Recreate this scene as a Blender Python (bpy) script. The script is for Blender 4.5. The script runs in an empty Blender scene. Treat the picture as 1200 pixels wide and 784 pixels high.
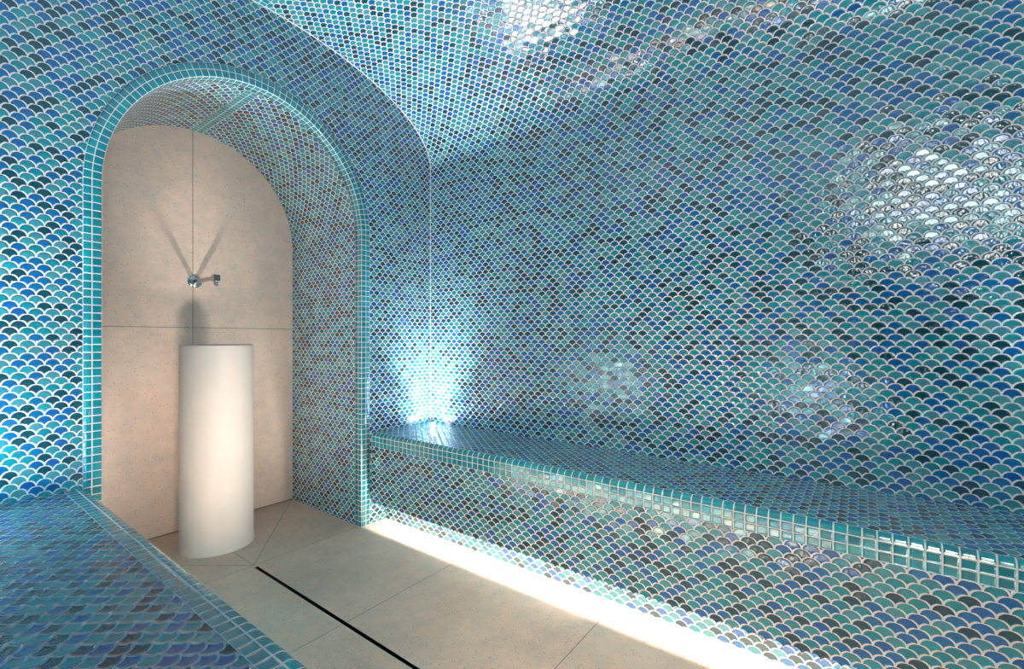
import bpy, bmesh, math
from math import pi, sin, cos, sqrt, radians
C = bpy.context.scene.collection
# ------------------------------------------------------------------ measures (metres)
F_PX, HY, YAW = 544.05, 396.14, 52.982
YE = 2.1136            # end wall
YB = 2.8202            # stone wall at the back of the niche
YF = -0.90             # wall behind the frame
XC = 0.9561            # centre line of room and niche
XR = 1.9725            # right wall
XL = 2*XC - XR         # left wall
ZV, VA, VB = 2.0376, XR - XC, 0.4319          # vault: spring height and half axes
R, RI, ZS, AR = 0.5753, 0.5231, 1.5407, 1.062 # arch: outer/inner radius, spring, height ratio
XT, XB = 1.6373, 1.5444                       # toe kick and front of the right bench
ZT, ZF = 0.4905, 0.4172                       # bench top, underside of nosing
XLB = 0.392                                   # front of the left bench
YLB = 0.16                                    # near end of the left bench
W, P = 0.0440, 0.0204                         # fish-scale tile width and row pitch
AX, AY0, AY1, AZ = 0.15, -0.76, 0.13, 2.30    # door opening in the left side

# ------------------------------------------------------------------ helpers
def lin(r, g, b):
    f = lambda c: (c/255/12.92) if c/255 <= 0.04045 else ((c/255 + 0.055)/1.055)**2.4
    return (f(r), f(g), f(b), 1.0)

class NT:
    def __init__(s, name):
        s.m = bpy.data.materials.new(name); s.m.use_nodes = True
        s.t = s.m.node_tree; s.t.nodes.clear()
        s.out = s.n('ShaderNodeOutputMaterial')
    def n(s, typ, **kw):
        nd = s.t.nodes.new(typ)
        for k, v in kw.items(): setattr(nd, k, v)
        return nd
    def put(s, sock, v):
        if isinstance(v, bpy.types.NodeSocket): s.t.links.new(v, sock)
        else: sock.default_value = v
    def M(s, op, a, b=0.0, c=0.0):
        nd = s.n('ShaderNodeMath', operation=op)
        s.put(nd.inputs[0], a); s.put(nd.inputs[1], b)
        if op in ('MULTIPLY_ADD', 'COMPARE', 'SMOOTH_MIN', 'SMOOTH_MAX'): s.put(nd.inputs[2], c)
        return nd.outputs[0]
    def smooth(s, x, a, b):
        nd = s.n('ShaderNodeMapRange', interpolation_type='SMOOTHSTEP')
        s.put(nd.inputs[0], x); nd.inputs[1].default_value = a; nd.inputs[2].default_value = b
        return nd.outputs[0]
    def mixc(s, f, a, b):
        nd = s.n('ShaderNodeMix', data_type='RGBA')
        s.put(nd.inputs[0], f); s.put(nd.inputs[6], a); s.put(nd.inputs[7], b)
        return nd.outputs[2]
    def mixf(s, f, a, b):
        nd = s.n('ShaderNodeMix', data_type='FLOAT')
        s.put(nd.inputs[0], f); s.put(nd.inputs[2], a); s.put(nd.inputs[3], b)
        return nd.outputs[0]
    def noise(s, vec, scale, detail=2, rough=0.5):
        nd = s.n('ShaderNodeTexNoise'); s.put(nd.inputs['Vector'], vec)
        nd.inputs['Scale'].default_value = scale; nd.inputs['Detail'].default_value = detail
        nd.inputs['Roughness'].default_value = rough
        return nd.outputs[0]
    def ramp(s, f, stops, interp='CONSTANT'):
        nd = s.n('ShaderNodeValToRGB'); s.put(nd.inputs[0], f)
        cr = nd.color_ramp; cr.interpolation = interp
        while len(cr.elements) < len(stops): cr.elements.new(0.5)
        for e, (p, c) in zip(cr.elements, stops): e.position = p; e.color = c
        return nd.outputs[0]
    def xyz(s, v):
        nd = s.n('ShaderNodeSeparateXYZ'); s.put(nd.inputs[0], v); return nd.outputs
    def comb(s, x, y, z=0.0):
        nd = s.n('ShaderNodeCombineXYZ')
        for i, v in enumerate((x, y, z)): s.put(nd.inputs[i], v)
        return nd.outputs[0]
    def bsdf(s, **kw):
        nd = s.n('ShaderNodeBsdfPrincipled')
        for k, v in kw.items(): s.put(nd.inputs[k.replace('_', ' ')], v)
        s.t.links.new(nd.outputs[0], s.out.inputs[0])
        return nd
    def bump(s, h, dist=1.0, strength=1.0):
        nd = s.n('ShaderNodeBump'); s.put(nd.inputs['Height'], h)
        nd.inputs['Distance'].default_value = dist; nd.inputs['Strength'].default_value = strength
        return nd.outputs[0]

GROUT = lin(234, 229, 224)

def glaze(t, idvec, tile, grout, dome, unit, palette, du, dv, wave=0.00085):
    """shared glaze: colour per tile, wavy lustre surface, grout"""
    co = t.n('ShaderNodeTexCoord').outputs['Object']
    wn = t.n('ShaderNodeTexWhiteNoise', noise_dimensions='2D'); t.put(wn.inputs['Vector'], idvec)
    val = wn.outputs['Value']; rc = t.xyz(wn.outputs['Color'])
    col = t.ramp(val, palette)
    # firing differences from tile to tile and inside a tile
    hs = t.n('ShaderNodeHueSaturation')
    t.put(hs.inputs['Hue'], t.M('MULTIPLY_ADD', rc[1], 0.024, 0.476))
    t.put(hs.inputs['Saturation'], t.M('MULTIPLY_ADD', rc[2], 0.22, 0.98))
    t.put(hs.inputs['Value'], t.M('MULTIPLY_ADD', rc[0], 0.34, 0.80))
    t.put(hs.inputs['Color'], col); col = hs.outputs[0]
    mott = t.noise(co, 130, 3, 0.6)
    hs2 = t.n('ShaderNodeHueSaturation'); t.put(hs2.inputs['Value'], t.M('MULTIPLY_ADD', mott, 0.5, 0.75))
    t.put(hs2.inputs['Color'], col); col = hs2.outputs[0]
    base = t.mixc(tile, grout, col)
    uvn = t.xyz(t.n('ShaderNodeTexCoord').outputs['UV'])
    wav = t.noise(t.comb(t.M('MULTIPLY', uvn[0], unit), t.M('MULTIPLY', uvn[1], unit*0.22), t.M('MULTIPLY', val, 3.0)), 150, 1.5, 0.5)
    fine = t.noise(co, 420, 1, 0.5)
    amp = t.M('MULTIPLY_ADD', rc[0], wave*1.3, wave*0.45)
    h = t.M('MULTIPLY', wav, amp)
    h = t.M('MULTIPLY_ADD', fine, 0.00006, h)
    h = t.M('ADD', h, t.M('MULTIPLY', t.M('MULTIPLY', du, t.M('SUBTRACT', rc[1], 0.5)), 0.042*unit))
    h = t.M('ADD', h, t.M('MULTIPLY', t.M('MULTIPLY', dv, t.M('SUBTRACT', rc[2], 0.5)), 0.042*unit))
    h = t.M('MULTIPLY', h, tile)
    h = t.M('MULTIPLY_ADD', dome, 0.0013, h)
    rough = t.mixf(tile, 0.75, t.M('MULTIPLY_ADD', rc[1], 0.09, 0.05))
    spec = t.mixf(tile, 0.25, SPEC)
    t.bsdf(Base_Color=base, Roughness=rough, Specular_IOR_Level=spec, IOR=1.68, Normal=t.bump(h))

SPEC = 0.92
def fish_material(name, palette, grout=GROUT, g=0.105):
    t = NT(name)
    uv = t.xyz(t.n('ShaderNodeTexCoord').outputs['UV'])
    a, b = uv[0], uv[1]
    n0 = t.M('FLOOR', b)
    fb = t.M('SUBTRACT', b, n0)
    par = t.M('MULTIPLY', t.M('FLOORED_MODULO', n0, 2.0), 0.5)
    a1 = t.M('SUBTRACT', a, par)
    c1 = t.M('FLOOR', a1)
    d1 = t.M('SUBTRACT', t.M('SUBTRACT', a1, c1), 0.5)        # -0.5 .. 0.5 inside this row
    x2 = t.M('MULTIPLY', d1, 2.0)
    r = t.M('SQRT', t.M('ADD', t.M('MULTIPLY', x2, x2), t.M('MULTIPLY', fb, fb)))
    inside = t.M('LESS_THAN', r, 1.0)
    n1 = t.M('ADD', n0, 1.0)
    par2 = t.M('MULTIPLY', t.M('FLOORED_MODULO', n1, 2.0), 0.5)
    a2 = t.M('SUBTRACT', a, par2)
    c2 = t.M('FLOOR', a2)
    row = t.mixf(inside, n1, n0)
    colm = t.mixf(inside, c2, c1)
    du = t.mixf(inside, t.M('SUBTRACT', t.M('SUBTRACT', a2, c2), 0.5), d1)
    dv = t.M('SUBTRACT', b, row)
    dist = t.M('ABSOLUTE', t.M('SUBTRACT', r, 1.0))
    tile = t.smooth(dist, g*0.86, g*1.14)
    dome = t.smooth(dist, g*0.5, g + 0.18)
    glaze(t, t.comb(colm, row), tile, grout, dome, W, palette, du, dv)
    return t.m

def square_material(name, palette, g=0.055):
    t = NT(name)
    uv = t.xyz(t.n('ShaderNodeTexCoord').outputs['UV'])
    fx, fy = t.M('FLOOR', uv[0]), t.M('FLOOR', uv[1])
    dx = t.M('SUBTRACT', t.M('SUBTRACT', uv[0], fx), 0.5); dy = t.M('SUBTRACT', t.M('SUBTRACT', uv[1], fy), 0.5)
    e = t.M('SUBTRACT', 0.5, t.M('MAXIMUM', t.M('ABSOLUTE', dx), t.M('ABSOLUTE', dy)))
    tile = t.smooth(e, g*0.8, g*1.2)
    dome = t.smooth(e, g*0.5, g + 0.13)
    glaze(t, t.comb(fx, fy), tile, GROUT, dome, 0.028, palette, dx, dy, wave=0.00035)
    return t.m

TEAL, BLUE, DARK, TURQ = lin(76, 158, 174), lin(0, 98, 172), lin(0, 70, 90), lin(4, 128, 148)
fish = fish_material('fish_scale_mosaic', [(0.0, TEAL), (0.35, BLUE), (0.63, DARK), (0.88, TURQ)])
SPEC = 0.42
fish_seat = fish_material('fish_scale_mosaic_grey_grout', [(0.0, TEAL), (0.35, BLUE), (0.63, DARK), (0.88, TURQ)], lin(184, 195, 200))
SPEC = 0.92
square = square_material('teal_square_mosaic', [(0.0, lin(30, 144, 162)), (0.4, lin(40, 152, 170)), (0.75, lin(22, 134, 154))])

def stone_material(name, base, mode):
    t = NT(name)
    co = t.n('ShaderNodeTexCoord').outputs['Object']; q = t.xyz(co)
    big = t.noise(co, 3.0, 4, 0.6); mid = t.noise(co, 16, 5, 0.65)
    hs = t.n('ShaderNodeHueSaturation')
    v = t.M('ADD', t.M('MULTIPLY_ADD', big, 0.5, 0.52), t.M('MULTIPLY', mid, 0.46))
    t.put(hs.inputs['Value'], v); hs.inputs['Color'].default_value = base
    t.put(hs.inputs['Saturation'], t.M('MULTIPLY_ADD', mid, 0.5, 0.75))
    col = hs.outputs[0]
    def speck(scale, thr, size):
        vo = t.n('ShaderNodeTexVoronoi'); t.put(vo.inputs['Vector'], co); vo.inputs['Scale'].default_value = scale
        keep = t.M('GREATER_THAN', t.xyz(vo.outputs['Color'])[0], thr)
        return t.M('MULTIPLY', t.M('LESS_THAN', vo.outputs['Distance'], size), keep)
    dk = speck(100, 0.58, 0.20); lt = speck(105, 0.50, 0.21)
    col = t.mixc(t.M('MULTIPLY', dk, 0.6), col, lin(92, 82, 74))
    col = t.mixc(t.M('MULTIPLY', lt, 0.85), col, lin(236, 228, 218))
    # short pale fossil veins
    vein = t.noise(co, 9, 3, 0.7)
    vm = t.smooth(t.M('ABSOLUTE', t.M('SUBTRACT', vein, 0.5)), 0.012, 0.0)
    col = t.mixc(t.M('MULTIPLY', vm, t.M('MULTIPLY', t.smooth(mid, 0.55, 0.7), 0.4)), col, lin(230, 220, 208))
    x, y, z = q
    def line(v, at, w): return t.M('LESS_THAN', t.M('ABSOLUTE', t.M('SUBTRACT', v, at)), w)
    if mode == 'wall':
        j = t.M('MAXIMUM', line(x, 0.9423, 0.0016), line(z, 1.055, 0.0014))
        j = t.M('MAXIMUM', j, t.M('LESS_THAN', z, 0.0055))  # dark foot line: joint and shadow gap put into the colour
    else:
        room = t.M('LESS_THAN', y, 2.145)
        cross = t.M('ABSOLUTE', t.M('SUBTRACT', t.M('MODULO', t.M('ADD', y, 7.07 - 0.737 + 0.3535), 0.7075), 0.3535))
        cross = t.M('MULTIPLY', t.M('LESS_THAN', cross, 0.0013), t.M('LESS_THAN', y, 2.0))
        j = t.M('MAXIMUM', cross, line(y, 2.137, 0.0012))
        niche = t.M('GREATER_THAN', y, 2.137)
        ax = t.M('ABSOLUTE', t.M('SUBTRACT', x, 0.947))
        k = 0.525/(YB - 2.137)
        dg = t.M('MULTIPLY', t.M('ABSOLUTE', t.M('SUBTRACT', ax, t.M('MULTIPLY', t.M('SUBTRACT', y, 2.137), k))), 1/sqrt(1 + k*k))
        dg = t.M('MINIMUM', dg, ax)
        j = t.M('MAXIMUM', j, t.M('MULTIPLY', t.M('LESS_THAN', dg, 0.0012), niche))
    col = t.mixc(t.M('MULTIPLY', j, 0.8), col, lin(84, 70, 60))
    h = t.M('MULTIPLY_ADD', mid, 0.0006, t.M('MULTIPLY', t.M('ADD', dk, j), -0.0005))
    t.bsdf(Base_Color=col, Roughness=t.M('MULTIPLY_ADD', mid, 0.3, 0.42), Specular_IOR_Level=0.35, Normal=t.bump(h))
    return t.m
stone_wall = stone_material('beige_limestone_wall', lin(238, 212, 194), 'wall')
stone_floor = stone_material('beige_limestone_floor', lin(232, 203, 180), 'floor')

def plain(name, col, rough=0.5, metal=0.0, noise=0.0, scale=20, emit=None, strength=0.0):
    t = NT(name)
    co = t.n('ShaderNodeTexCoord').outputs['Object']
    kw = dict(Roughness=rough, Metallic=metal)
    if noise:
        n = t.noise(co, scale, 4, 0.6); n2 = t.noise(co, scale*5, 3, 0.6)
        hs = t.n('ShaderNodeHueSaturation'); hs.inputs['Color'].default_value = col
        t.put(hs.inputs['Value'], t.M('MULTIPLY_ADD', t.M('MULTIPLY_ADD', n2, 0.35, n), noise, 1 - noise*0.7))
        kw['Base_Color'] = hs.outputs[0]
        kw['Normal'] = t.bump(t.M('MULTIPLY', n2, 0.0006))
    else: kw['Base_Color'] = col
    if emit: kw['Emission_Color'] = emit; kw['Emission_Strength'] = strength
    t.bsdf(**kw); return t.m
plaster = plain('cream_microcement', lin(212, 201, 191), 0.62, noise=0.14, scale=7)
steel = plain('brushed_steel', lin(172, 164, 154), 0.24, 1.0)
chrome = plain('chrome', lin(205, 205, 205), 0.08, 1.0)
black = plain('dark_channel', lin(14, 14, 14), 0.5)
grout_m = plain('white_grout', lin(232, 228, 224), 0.7)
render_m = plain('raw_plaster', lin(196, 188, 178), 0.8, noise=0.1)
pale = plain('pale_wall_paint', lin(236, 234, 226), 0.8)
walnut = plain('dark_wood', lin(52, 40, 32), 0.5, noise=0.3)
lens_m = plain('lit_lens', lin(240, 245, 255), 0.4, emit=(0.86, 0.94, 1.0, 1), strength=60)
strip_m = plain('lit_strip', lin(250, 248, 240), 0.4, emit=(1.0, 0.95, 0.88, 1), strength=12)
ceil_lens = plain('lit_ceiling_panel', lin(250, 248, 240), 0.4, emit=(1.0, 0.98, 0.94, 1), strength=6)

class MB:
    def __init__(s): s.v = []; s.f = []; s.uv = []; s.sm = []
    def quad(s, pts, uvs=None, smooth=False):
        i = len(s.v); s.v += [tuple(p) for p in pts]
        s.f.append(tuple(range(i, i + len(pts)))); s.uv.append(uvs or [(0, 0)]*len(pts)); s.sm.append(smooth)
    def strip(s, A, B, ua, ub, smooth=True):
        for i in range(len(A) - 1):
            s.quad([A[i], A[i+1], B[i+1], B[i]], [ua[i], ua[i+1], ub[i+1], ub[i]], smooth)
    def box(s, x0, x1, y0, y1, z0, z1):
        c = [(x, y, z) for z in (z0, z1) for y in (y0, y1) for x in (x0, x1)]
        for f in ((0, 2, 3, 1), (4, 5, 7, 6), (0, 1, 5, 4), (1, 3, 7, 5), (3, 2, 6, 7), (2, 0, 4, 6)): s.quad([c[k] for k in f])
    def lathe(s, prof, cx, cy, n=96, smooth=True, axis='z', uv=None):
        def pt(r, h, a):
            if axis == 'z': return (cx + r*cos(a), cy + r*sin(a), h)
            return (cx + r*cos(a), h, cy + r*sin(a))       # axis along y: cx, cz
        for k in range(n):
            a, b = 2*pi*k/n, 2*pi*(k+1)/n
            for (r0, h0), (r1, h1) in zip(prof, prof[1:]):
                q = [pt(r0, h0, a), pt(r0, h0, b), pt(r1, h1, b), pt(r1, h1, a)]
                if r0 < 1e-9: q = [q[0], q[2], q[3]]
                elif r1 < 1e-9: q = q[:3]
                s.quad(q, None, smooth)
    def build(s, name, mat, parent=None, merge=True, bevel=0.0):
        me = bpy.data.meshes.new(name); me.from_pydata(s.v, [], s.f)
        ul = me.uv_layers.new(name='UVMap')
        for p, uvs in zip(me.polygons, s.uv):
            p.use_smooth = s.sm[p.index]
            for li, q in zip(p.loop_indices, uvs): ul.data[li].uv = q
        if merge:
            bm = bmesh.new(); bm.from_mesh(me)
            bmesh.ops.remove_doubles(bm, verts=bm.verts, dist=2e-5)
            if not any(any(u != (0, 0) for u in q) for q in s.uv): bmesh.ops.recalc_face_normals(bm, faces=bm.faces)
            bm.to_mesh(me); bm.free()
        me.materials.append(mat)
        o = bpy.data.objects.new(name, me); C.objects.link(o)
        if parent: o.parent = parent
        if bevel:
            b = o.modifiers.new('bevel', 'BEVEL'); b.width = bevel; b.segments = 3; b.limit_method = 'ANGLE'
            for p in me.polygons: p.use_smooth = True
            w = o.modifiers.new('weighted', 'WEIGHTED_NORMAL'); w.keep_sharp = True
        return o

def tag(o, label, cat, group=None):
    o['label'] = label; o['category'] = cat
    if group: o['group'] = group
    return o
def thing(name, label, cat, loc=(0, 0, 0), group=None):
    o = bpy.data.objects.new(name, None); o.empty_display_size = 0.05; o.location = loc; C.objects.link(o)
    return tag(o, label, cat, group)
def structure(o, label=None):
    o['kind'] = 'structure'
    if label: o['label'] = label
    return o
def frange(a, b, n): return [a + (b - a)*i/n for i in range(n + 1)]

def vault_z(x): return ZV + VB*sqrt(max(0.0, 1 - ((x - XC)/VA)**2))
def arch_z(x, r): return ZS + AR*sqrt(max(0.0, r*r - (x - XC)**2))

# ------------------------------------------------------------------ room shell
# end wall with the arched opening
WE = 0.0385
def end_uv(x, z, off=0): return ((x)/WE + off, z/P + 0.25)
m = MB(); rr = R - 0.006
xs = sorted(set([XL, XC - rr, XC + rr, XR] + [XC - VA*cos(pi*i/96) for i in range(1, 96)] + [XC - rr*cos(pi*i/96) for i in range(1, 96)]))
xs = [x for i, x in enumerate(xs) if i == 0 or x - xs[i-1] > 1e-4 or x in (XC + rr,)]
for a, b in zip(xs, xs[1:]):
    mid = (a + b)/2
    inside = abs(mid - XC) < rr
    za, zb = (arch_z(a, rr), arch_z(b, rr)) if inside else (0, 0)
    p = [(a, YE, za), (b, YE, zb), (b, YE, vault_z(b)), (a, YE, vault_z(a))]
    m.quad(p, [end_uv(q[0], q[2], 200) for q in p])
structure(m.build('wall_back', fish), 'end wall in blue and teal fish-scale mosaic around the arched niche')

# right wall
def wall_uv(y, z, off=0): return (y/W + off, (z - ZT)/P + 40.3)
m = MB(); p = [(XR, YF, 0), (XR, YE, 0), (XR, YE, ZV), (XR, YF, ZV)]
m.quad(p, [wall_uv(q[1], q[2]) for q in p])
structure(m.build('wall_right', fish), 'long right wall in blue and teal fish-scale mosaic above the bench')
# left wall, with the door opening left free
m = MB()
for y0, y1 in ((YF, AY0), (AY1, YE)):
    p = [(XL, y0, 0), (XL, y1, 0), (XL, y1, ZV), (XL, y0, ZV)]
    m.quad(p, [wall_uv(q[1], q[2], 400) for q in p])
structure(m.build('wall_left', fish))
# wall behind the frame
m = MB()
xs2 = [XC - VA*cos(pi*i/48) for i in range(49)]
for a, b in zip(xs2, xs2[1:]):
    p = [(a, YF, 0), (b, YF, 0), (b, YF, vault_z(b)), (a, YF, vault_z(a))]
    m.quad(p, [end_uv(q[0], q[2], 600) for q in p])
structure(m.build('wall_front', fish))

# vaulted ceiling: two tiled slopes meeting at a band of square tiles on the crown
N = 400
BAND = 0.0275
def half_vault(sgn):
    pts, s = [], 0.0
    prev = None; out = []
    for i in range(N + 1):
        a = pi/2*i/N
        x, z = VA*cos(a), ZV + VB*sin(a)
        if prev: s += math.hypot(x - prev[0], z - prev[1])
        prev = (x, z); out.append((x, z, s))
    return [(XC + sgn*x, z, s) for x, z, s in out if x >= BAND]
ceil = MB()
for sgn, off in ((1, 0), (-1, 800)):
    pr = half_vault(sgn)
    v0 = (ZV - ZT)/P + 40.3
    for (x0, z0, s0), (x1, z1, s1) in list(zip(pr, pr[1:])):
        if s1 - s0 < 1e-6: continue
        spans = [(YF, YE)]
        if sgn < 0 and x1 <= AX + 1e-6: spans = [(YF, AY0), (AY1, YE)]
        for ya, yb in spans:
            ceil.quad([(x0, ya, z0), (x0, yb, z0), (x1, yb, z1), (x1, ya, z1)],
                      [(ya/W + off, v0 + s0/P), (yb/W + off, v0 + s0/P), (yb/W + off, v0 + s1/P), (ya/W + off, v0 + s1/P)], True)
structure(ceil.build('ceiling', fish), 'barrel vaulted ceiling in pale blue and teal fish-scale mosaic')
m = MB()
for k in range(8):
    xa, xb = XC - BAND - 0.001 + (2*BAND + 0.002)*k/8, XC - BAND - 0.001 + (2*BAND + 0.002)*(k+1)/8
    m.quad([(xa, YF, vault_z(xa) - 0.001), (xa, YE, vault_z(xa) - 0.001), (xb, YE, vault_z(xb) - 0.001), (xb, YF, vault_z(xb) - 0.001)],
           [(2*k/8, YF/0.0275), (2*k/8, YE/0.0275), (2*(k+1)/8, YE/0.0275), (2*(k+1)/8, YF/0.0275)], True)
structure(m.build('trim_1', square))

# floor with the slot of the drain left open
SX0, SX1, SY0, SY1 = 0.9385, 0.9535, -0.80, 2.132
m = MB()
for x0, x1, y0, y1 in ((XL, SX0, YF, YE), (SX1, XR, YF, YE), (SX0, SX1, YF, SY0), (SX0, SX1, SY1, YE), (XC - R, XC + R, YE, YB + 0.02), (-1.25, XL, -1.0, 0.40)):
    if y0 >= y1: continue
    m.quad([(x0, y0, 0), (x1, y0, 0), (x1, y1, 0), (x0, y1, 0)])
SYX = min(SY1, YE)
m2 = MB()
structure(m.build('floor', stone_floor, merge=False), 'beige limestone slab floor with a narrow drain slot')

# niche: stone back wall, tiled reveal, crown band, square-tile arch trim
m = MB(); rb = RI + 0.002
xs3 = [XC - rb*cos(pi*i/96) for i in range(97)]
for a, b in zip(xs3, xs3[1:]):
    m.quad([(a, YB, 0), (b, YB, 0), (b, YB, arch_z(b, rb)), (a, YB, arch_z(a, rb))])
structure(m.build('wall_niche_back', stone_wall), 'beige limestone wall at the back of the arched niche')

def arch_path(r, n=120):
    """points from the floor on the right, over the crown, to the floor on the left: (x, z, s)"""
    pts = [(XC + r, z) for z in frange(0, ZS, 24)]
    pts += [(XC + r*cos(pi*i/n), ZS + AR*r*sin(pi*i/n)) for i in range(1, n)]
    pts += [(XC - r, z) for z in frange(ZS, 0, 24)]
    out, s = [], 0.0
    for i, q in enumerate(pts):
        if i: s += math.hypot(q[0] - pts[i-1][0], q[1] - pts[i-1][1])
        out.append((q[0], q[1], s))
    return out
pa = arch_path(RI)
L = pa[-1][2]
YI = YE + 0.0535
WN = 0.0445
m = MB()
for (x0, z0, s0), (x1, z1, s1) in zip(pa, pa[1:]):
    right = s1 <= L/2 + 1e-6
    f = lambda s: (s if right else L - s)/P + 0.4
    off = 1000 if right else 1200
    m.quad([(x0, YI, z0), (x0, YB, z0), (x1, YB, z1), (x1, YI, z1)],
           [(YI/WN + off, f(s0)), (YB/WN + off, f(s0)), (YB/WN + off, f(s1)), (YI/WN + off, f(s1))], True)
structure(m.build('wall_niche_side', fish), 'fish-scale mosaic lining of the arched niche')
m = MB()
zc = arch_z(XC, RI)
for k in range(8):
    xa, xb = XC - BAND + 2*BAND*k/8, XC - BAND + 2*BAND*(k+1)/8
    za, zb = arch_z(xa, RI) - 0.0018, arch_z(xb, RI) - 0.0018
    m.quad([(xa, YI, za), (xa, YB, za), (xb, YB, zb), (xb, YI, zb)],
           [(2*k/8, YI/0.0275), (2*k/8, YB/0.0275), (2*(k+1)/8, YB/0.0275), (2*(k+1)/8, YI/0.0275)], True)
structure(m.build('trim_2', square), 'band of square teal tiles along the crown of the niche')

# arch trim: a band of square tiles, two rows on the face and two on the reveal, with a rounded arris
prof = [(R, YE + 0.004, -0.08), (R, YE - 0.002, 0.0), (RI + 0.0285, YE - 0.002, 1.0)]
rc = 0.007; nb = 6
prof += [(RI + rc - rc*sin(pi/2*i/nb), YE - 0.002 + rc - rc*cos(pi/2*i/nb), 1.0 + 0.80 + 0.40*i/nb) for i in range(nb + 1)]
prof += [(RI - 0.0, YE + 0.0255, 3.0), (RI - 0.0, YI, 4.0), (RI + 0.006, YI, 4.1)]
paths = {}
def path_pts(r):
    return arch_path(r, 240)
pm = arch_path((R + RI)/2, 240)
PT = 0.0271
npieces = round(pm[-1][2]/PT); k = npieces/pm[-1][2]
m = MB()
rows = []
for r, y, u in prof:
    pp = path_pts(r)
    rows.append([((x, y, z), (u, ref[2]*k)) for (x, z, s), ref in zip(pp, pm)])
for A, B in zip(rows, rows[1:]):
    m.strip([q[0] for q in A], [q[0] for q in B], [q[1] for q in A], [q[1] for q in B], True)
structure(m.build('trim_3', square), 'teal square mosaic border around the arched niche opening')

# white grout line where end wall meets right wall and vault
m = MB()
cp = [(XR, z) for z in frange(ZT, ZV, 30)] + [(XC + VA*cos(pi/2*i/80), ZV + VB*sin(pi/2*i/80)) for i in range(1, 160)]
ring = []
for i, (x, z) in enumerate(cp):
    a = cp[max(0, i-1)]; b = cp[min(len(cp)-1, i+1)]
    tx, tz = b[0]-a[0], b[1]-a[1]; l = math.hypot(tx, tz); nx, nz = -tz/l, tx/l    # towards the room
    ring.append([(x - nx*0.001, YE - 0.0035, z - nz*0.001), (x + nx*0.0028, YE - 0.0024, z + nz*0.0028), (x + nx*0.0038, YE + 0.001, z + nz*0.0038)])
for A, B in zip(ring, ring[1:]):
    for j in range(2): m.quad([A[j], A[j+1], B[j+1], B[j]])
structure(m.build('trim_4', grout_m), 'white grout line in the corner of end wall, right wall and vault')

# ------------------------------------------------------------------ benches
def nosing(m, xf, sgn, y0, y1, extra):
    """front x, sgn = direction of the seat from the front"""
    rcv = 0.0205; n = 8; PY = 0.0315
    pr = [(0.0, ZF, 0.0), (0.0, ZF + 0.0265, 1.0), (0.0, ZT - rcv, 2.0)]
    pr += [(rcv - rcv*cos(pi/2*i/n), ZT - rcv + rcv*sin(pi/2*i/n), 2.0 + (0.79 if extra else 1.0)*i/n) for i in range(1, n + 1)]
    if extra: pr += [(rcv + 0.0080, ZT, 3.0), (rcv + 0.0375, ZT, 4.0)]
    for (d0, z0, u0), (d1, z1, u1) in zip(pr, pr[1:]):
        x0, x1 = xf + sgn*d0, xf + sgn*d1
        m.quad([(x0, y0, z0), (x0, y1, z0), (x1, y1, z1), (x1, y0, z1)],
               [(u0 + 50, y0/PY), (u0 + 50, y1/PY), (u1 + 50, y1/PY), (u1 + 50, y0/PY)], True)
    return xf + sgn*pr[-1][0]

WB, PB = 0.0455, 0.0190
ROW0 = 0.0985
def front_panel(m, xf, sgn, y0, y1, off):
    """tiled front whose bottom edge follows the tile outlines; lip 14 mm thick"""
    def vz(z): return (z - ROW0)/PB + 2.0
    def env(u):
        d = (u - math.floor(u) - 0.5)*2
        return ROW0 + PB*sqrt(max(0.0, 1 - d*d))
    n = int((y1 - y0)/WB*14)
    ys = frange(y0, y1, n)
    for a, b in zip(ys, ys[1:]):
        ua, ub = a/WB, b/WB
        za, zb = env(ua), env(ub)
        m.quad([(xf, a, za), (xf, b, zb), (xf, b, ZF), (xf, a, ZF)], [(ua + off, vz(za)), (ub + off, vz(zb)), (ub + off, vz(ZF)), (ua + off, vz(ZF))])
        xi = xf + sgn*0.010
        m.quad([(xf, a, za), (xf, b, zb), (xi, b, zb), (xi, a, za)], [(0.5, 0.0)]*4)
        m.quad([(xi, a, za), (xi, b, zb), (xi, b, 0.19), (xi, a, 0.19)], [(0.5, 0.0)]*4)

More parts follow.
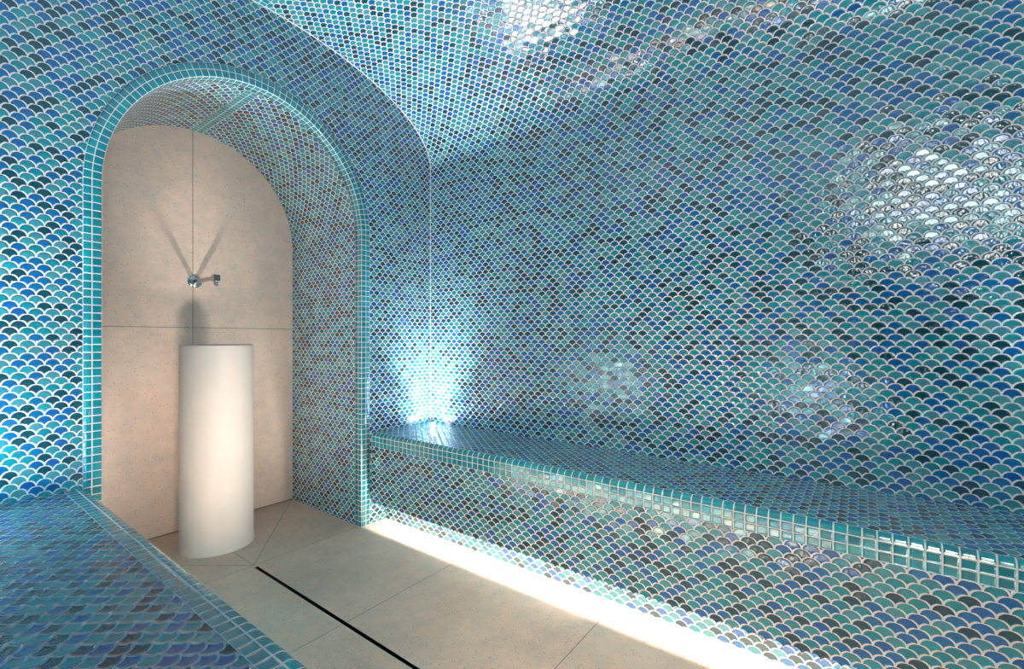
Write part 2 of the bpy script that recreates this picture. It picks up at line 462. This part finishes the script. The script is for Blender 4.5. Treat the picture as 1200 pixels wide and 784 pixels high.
def bench(label, xf, sgn, xw, xt, y0, y1, extra, off, tile_w):
    root = thing('tiled_bench', label, 'bench', ((xf + xw)/2, (y0 + y1)/2, 0))
    inv = (-(xf + xw)/2, -(y0 + y1)/2, 0)
    def part(m, name, mat, lab=None, **kw):
        o = m.build(name, mat, root, **kw); o.location = inv
        if lab: o['label'] = lab
        return o
    m = MB(); xe = nosing(m, xf, sgn, y0, y1, extra)
    part(m, 'nosing', square, 'rounded edge of square teal tiles')
    m = MB()
    zt = ZT - 0.0003
    p = [(xe, y0, zt), (xw, y0, zt), (xw, y1, zt), (xe, y1, zt)]
    m.quad(p, [(q[0]/tile_w + off, -q[1]/0.0236 + 300.3) for q in p])
    part(m, 'seat', fish_seat)
    m = MB(); front_panel(m, xf, sgn, y0, y1, off)
    part(m, 'front_panel', fish)
    m = MB(); p = [(xt, y0, 0), (xt, y1, 0), (xt, y1, 0.19), (xt, y0, 0.19)]
    m.quad(p, [(q[1]/WB + off, (q[2] - ROW0)/PB + 20.0) for q in p])
    part(m, 'toe_kick', fish, 'brightly lit recessed base')
    m = MB(); m.quad([(xf + sgn*0.004, y0, 0.19), (xt, y0, 0.19), (xt, y1, 0.19), (xf + sgn*0.004, y1, 0.19)])
    part(m, 'underside', render_m)
    if y0 > YF + 0.01:      # closed end towards the door
        m = MB(); m.box(min(xt, xw), max(xt, xw), y0 - 0.012, y0, 0, 0.186); m.box(min(xf, xw), max(xf, xw), y0 - 0.012, y0, 0.186, ZT - 0.001)
        part(m, 'end_panel', render_m)
    # light strip tucked up behind the lip
    m = MB(); xs_ = xf + sgn*0.050
    m.box(xs_ - 0.006, xs_ + 0.006, y0 + 0.02, y1 - 0.015, 0.181, 0.1895)
    part(m, 'light_strip', strip_m, 'glowing white strip under the overhang')
    return xs_
rx = bench('right-hand fish-scale tiled bench along the long wall with lit base', XB, 1, XR, XT, YF, YE, False, 1400, 0.0385)
lx = bench('left foreground fish-scale tiled bench seat with square-tiled edge', XLB, -1, XL + 0.002, XLB - 0.093, YLB, YE, True, 1600, 0.0368)

# ------------------------------------------------------------------ pedestal basin
bx, by, br, bz = 0.9445, 2.513, 0.1545, 0.968
root = thing('pedestal_basin', 'cream round column basin standing on the floor in the arched niche', 'basin', (bx, by, 0))
prof = [(br + 0.006, 0.0), (br + 0.0052, 0.006), (br + 0.0022, 0.016), (br + 0.0005, 0.035), (br, 0.07), (br, 0.5), (br - 0.001, bz - 0.006), (br - 0.003, bz - 0.0015), (br - 0.006, bz),
        (br - 0.0175, bz), (br - 0.020, bz - 0.002), (br - 0.021, bz - 0.006), (br - 0.024, bz - 0.05), (br - 0.045, bz - 0.085), (br - 0.09, bz - 0.105), (0.022, bz - 0.112)]
m = MB(); m.lathe(prof, 0, 0, 128); m.build('column', plaster, root)
m = MB(); m.lathe([(0.0, bz - 0.110), (0.020, bz - 0.110), (0.023, bz - 0.1115), (0.023, bz - 0.118)], 0, 0, 48); m.build('drain_plug', steel, root)

# ------------------------------------------------------------------ wall spout
tx, tz = 0.9501, 1.2975
root = thing('wall_spout', 'brushed steel water spout on the niche wall above the basin', 'tap', (tx, YB, tz))
m = MB(); m.lathe([(0.0335, 0.0), (0.0335, -0.006), (0.032, -0.008), (0.0, -0.008)], 0, 0, 64, axis='y'); m.build('flange', chrome, root)
m = MB(); m.box(-0.0095, 0.0095, -0.262, -0.007, -0.009, 0.009); m.build('arm', steel, root, bevel=0.002)
m = MB(); m.box(-0.0145, 0.0145, -0.288, -0.256, -0.0165, 0.0145); m.build('outlet_block', steel, root, bevel=0.0015)
m = MB(); m.lathe([(0.0, -0.041), (0.0075, -0.041), (0.0075, -0.037), (0.0100, -0.037), (0.0100, -0.018), (0.0085, -0.016)], 0, -0.272, 40); m.build('nozzle', chrome, root)

# ------------------------------------------------------------------ slot drain
root = thing('slot_drain', 'narrow black slot drain running along the middle of the stone floor', 'drain', (0.946, 0.66, 0))
ox, oy = -0.946, -0.66
m = MB()
for pts in ([(SX0 + 0.0015, 0.0005), (SX0 + 0.0015, -0.05), (SX1 - 0.0015, -0.05), (SX1 - 0.0015, 0.0005)],):
    for (x0, z0), (x1, z1) in zip(pts, pts[1:]):
        m.quad([(x0 + ox, SY0 + oy, z0), (x0 + ox, YE + oy, z0), (x1 + ox, YE + oy, z1), (x1 + ox, SY0 + oy, z1)])
for yy in (SY0, YE): m.quad([(SX0 + 0.0015 + ox, yy + oy, 0.0), (SX1 - 0.0015 + ox, yy + oy, 0.0), (SX1 - 0.0015 + ox, yy + oy, -0.05), (SX0 + 0.0015 + ox, yy + oy, -0.05)])
m.build('channel', black, root)
m = MB()
for a, b in ((SX0, SX0 + 0.0015), (SX1 - 0.0015, SX1)): m.box(a + ox, b + ox, SY0 + oy, YE + oy, -0.02, 0.0006)
m.build('edge_strip', steel, root)['label'] = 'thin bright metal edges of the slot'

# ------------------------------------------------------------------ lights
def area(name, loc, rot, sx, sy, power, col, shape='RECTANGLE', spread=180):
    d = bpy.data.lights.new(name, 'AREA'); d.shape = shape; d.size = sx; d.size_y = sy; d.energy = power; d.color = col[:3]
    d.spread = radians(spread)
    o = bpy.data.objects.new(name, d); o.location = loc; o.rotation_euler = rot; C.objects.link(o); return o
COOL, WARM = (0.83, 0.93, 1.0), (1.0, 0.94, 0.87)
STRIP_P, UP_P, UP_W, TOE_P = 1.7, 4.6, 1.8, 3.6
FILL_P = 6.5
area('strip_light', (rx, (YF + YE)/2, 0.1805), (0, 0, 0), 0.012, YE - YF - 0.04, STRIP_P*(YE - YF), WARM)
area('strip_light', (lx, (YLB + YE)/2, 0.1805), (0, 0, 0), 0.012, YE - YLB - 0.04, 8.0*STRIP_P*(YE - YLB), WARM)

from mathutils import Vector
for x in (XB + 0.020, XLB - 0.020):                # short lamps low under the bench ends, turned to the niche
    for k in range(5):
        p0 = Vector((x, 0.66 + 0.29*k, 0.035)); q = (Vector((XC, 2.72, 1.25)) - p0).to_track_quat('-Z', 'X')
        area('niche_lamp', p0, q.to_euler(), 0.03, 0.012, TOE_P/5*(1.35, 1.2, 1.0, 0.8, 0.6)[k], (1.0, 0.94, 0.87), spread=95)

ups = [(1.9146, 2.0258, 'small round uplight glowing in the far corner of the right bench', 1.0),
       (1.9146, -0.66, 'small round uplight at the near end of the right bench', 0.6),
       (XL + 0.028, 1.86, 'small round uplight in the far corner of the left bench', 1.2),
       (XL + 0.028, YLB + 0.10, 'small round uplight at the near end of the left bench', 1.2)]
for x, y, lab, k in ups:
    r = thing('uplight', lab, 'light', (x, y, ZT))
    m = MB(); m.lathe([(0.0185, -0.001), (0.0185, 0.0015), (0.0175, 0.0025), (0.0135, 0.0025), (0.0130, 0.0010)], 0, 0, 48); m.build('bezel', steel, r)
    m = MB(); m.lathe([(0.0, 0.0125), (0.004, 0.0120), (0.008, 0.0100), (0.0112, 0.0065), (0.0131, 0.0012)], 0, 0, 40); m.build('lens', lens_m, r)
    q = Vector((0.10 if x < XC else -0.10, -0.10 if y > 1.5 else 0.10, 1.0)).to_track_quat('-Z', 'X')
    area('uplight_lamp', (x, y, ZT + 0.0150), q.to_euler(), 0.024, 0.024, UP_P*k, COOL, 'DISK', 78)
    area('uplight_spill', (x, y, ZT + 0.0140), (pi, 0, 0), 0.024, 0.024, UP_W*k*(2.6 if x < XC else 1.0), COOL, 'DISK', 180)

# ------------------------------------------------------------------ lobby behind the door opening
lob = MB()
X0, Y0, Y1, Z1 = -1.25, -1.0, 0.40, 2.55
lob.quad([(X0, Y0, 0), (X0, Y1, 0), (X0, Y1, Z1), (X0, Y0, Z1)])
lob.quad([(X0, Y0, 0), (AX, Y0, 0), (AX, Y0, Z1), (X0, Y0, Z1)]) if False else None
for y in (Y0, Y1): lob.quad([(X0, y, 0), (XL - 0.02, y, 0), (XL - 0.02, y, Z1), (X0, y, Z1)])
lob.quad([(X0, Y0, Z1), (X0, Y1, Z1), (XL - 0.02, Y1, Z1), (XL - 0.02, Y0, Z1)])
for y0, y1 in ((Y0, AY0), (AY1, Y1)): lob.quad([(XL - 0.02, y0, 0), (XL - 0.02, y1, 0), (XL - 0.02, y1, Z1), (XL - 0.02, y0, Z1)])
lob.quad([(XL - 0.02, AY0, AZ), (XL - 0.02, AY1, AZ), (XL - 0.02, AY1, Z1), (XL - 0.02, AY0, Z1)])
structure(lob.build('wall_lobby', walnut, merge=False))
rev = MB()                                         # reveals of the door opening
for y in (AY0, AY1):
    rev.quad([(XL - 0.02, y, 0), (XL + 0.001, y, 0), (XL + 0.001, y, ZV), (XL - 0.02, y, ZV)])
    arc = [(x, vault_z(x) + 0.002) for x in frange(XL, AX + 0.004, 16)]
    rev.quad([(XL - 0.02, y, ZV)] + [(x, y, z) for x, z in arc] + [(AX + 0.004, y, AZ + 0.006), (XL - 0.02, y, AZ + 0.006)])
rev.quad([(XL - 0.02, AY0, AZ), (XL - 0.02, AY1, AZ), (AX + 0.01, AY1, AZ + 0.003), (AX + 0.01, AY0, AZ + 0.003)])
structure(rev.build('trim_5', pale, merge=False))
m = MB(); m.box(X0 + 0.001, X0 + 0.02, -0.98, -0.07, 1.80, 2.50)
structure(m.build('window_1', plain('lit_frosted_glass', lin(240, 244, 240), 0.5, emit=(0.96, 1.0, 0.95, 1), strength=6)))

q = (Vector((1.05, 1.0, 0.0)) - Vector((-0.55, -0.35, 2.15))).to_track_quat('-Z', 'X')
area('floor_fill', (-0.55, -0.35, 2.15), q.to_euler(), 0.35, 0.35, FILL_P, (1.0, 0.84, 0.68), spread=75)  # added fill light through the door opening, warms and brightens the floor

# ------------------------------------------------------------------ world, camera, view
w = bpy.data.worlds.new('world'); w.use_nodes = True; bpy.context.scene.world = w
w.node_tree.nodes['Background'].inputs[0].default_value = (0.02, 0.025, 0.03, 1)
cam = bpy.data.cameras.new('camera'); co = bpy.data.objects.new('camera', cam); C.objects.link(co)
co.location = (0, 0, 1.0); co.rotation_euler = (pi/2, 0, -radians(YAW))
cam.sensor_width = 36; cam.lens = 36*F_PX/1200; cam.shift_y = (HY - 392)/1200; cam.clip_start = 0.02
S = bpy.context.scene; S.camera = co
S.view_settings.view_transform = 'Standard'; S.view_settings.look = 'None'
S.view_settings.gamma = 1.0; S.view_settings.use_curve_mapping = False; S.view_settings.exposure = 0.45
cy = S.cycles
cy.use_denoising = True; cy.denoiser = 'OPENIMAGEDENOISE'; cy.denoising_input_passes = 'RGB_ALBEDO_NORMAL'; cy.denoising_prefilter = 'ACCURATE'
cy.max_bounces = 12; cy.diffuse_bounces = 6; cy.glossy_bounces = 4; cy.sample_clamp_indirect = 60.0
cy.caustics_reflective = False; cy.caustics_refractive = False; cy.blur_glossy = 0.5
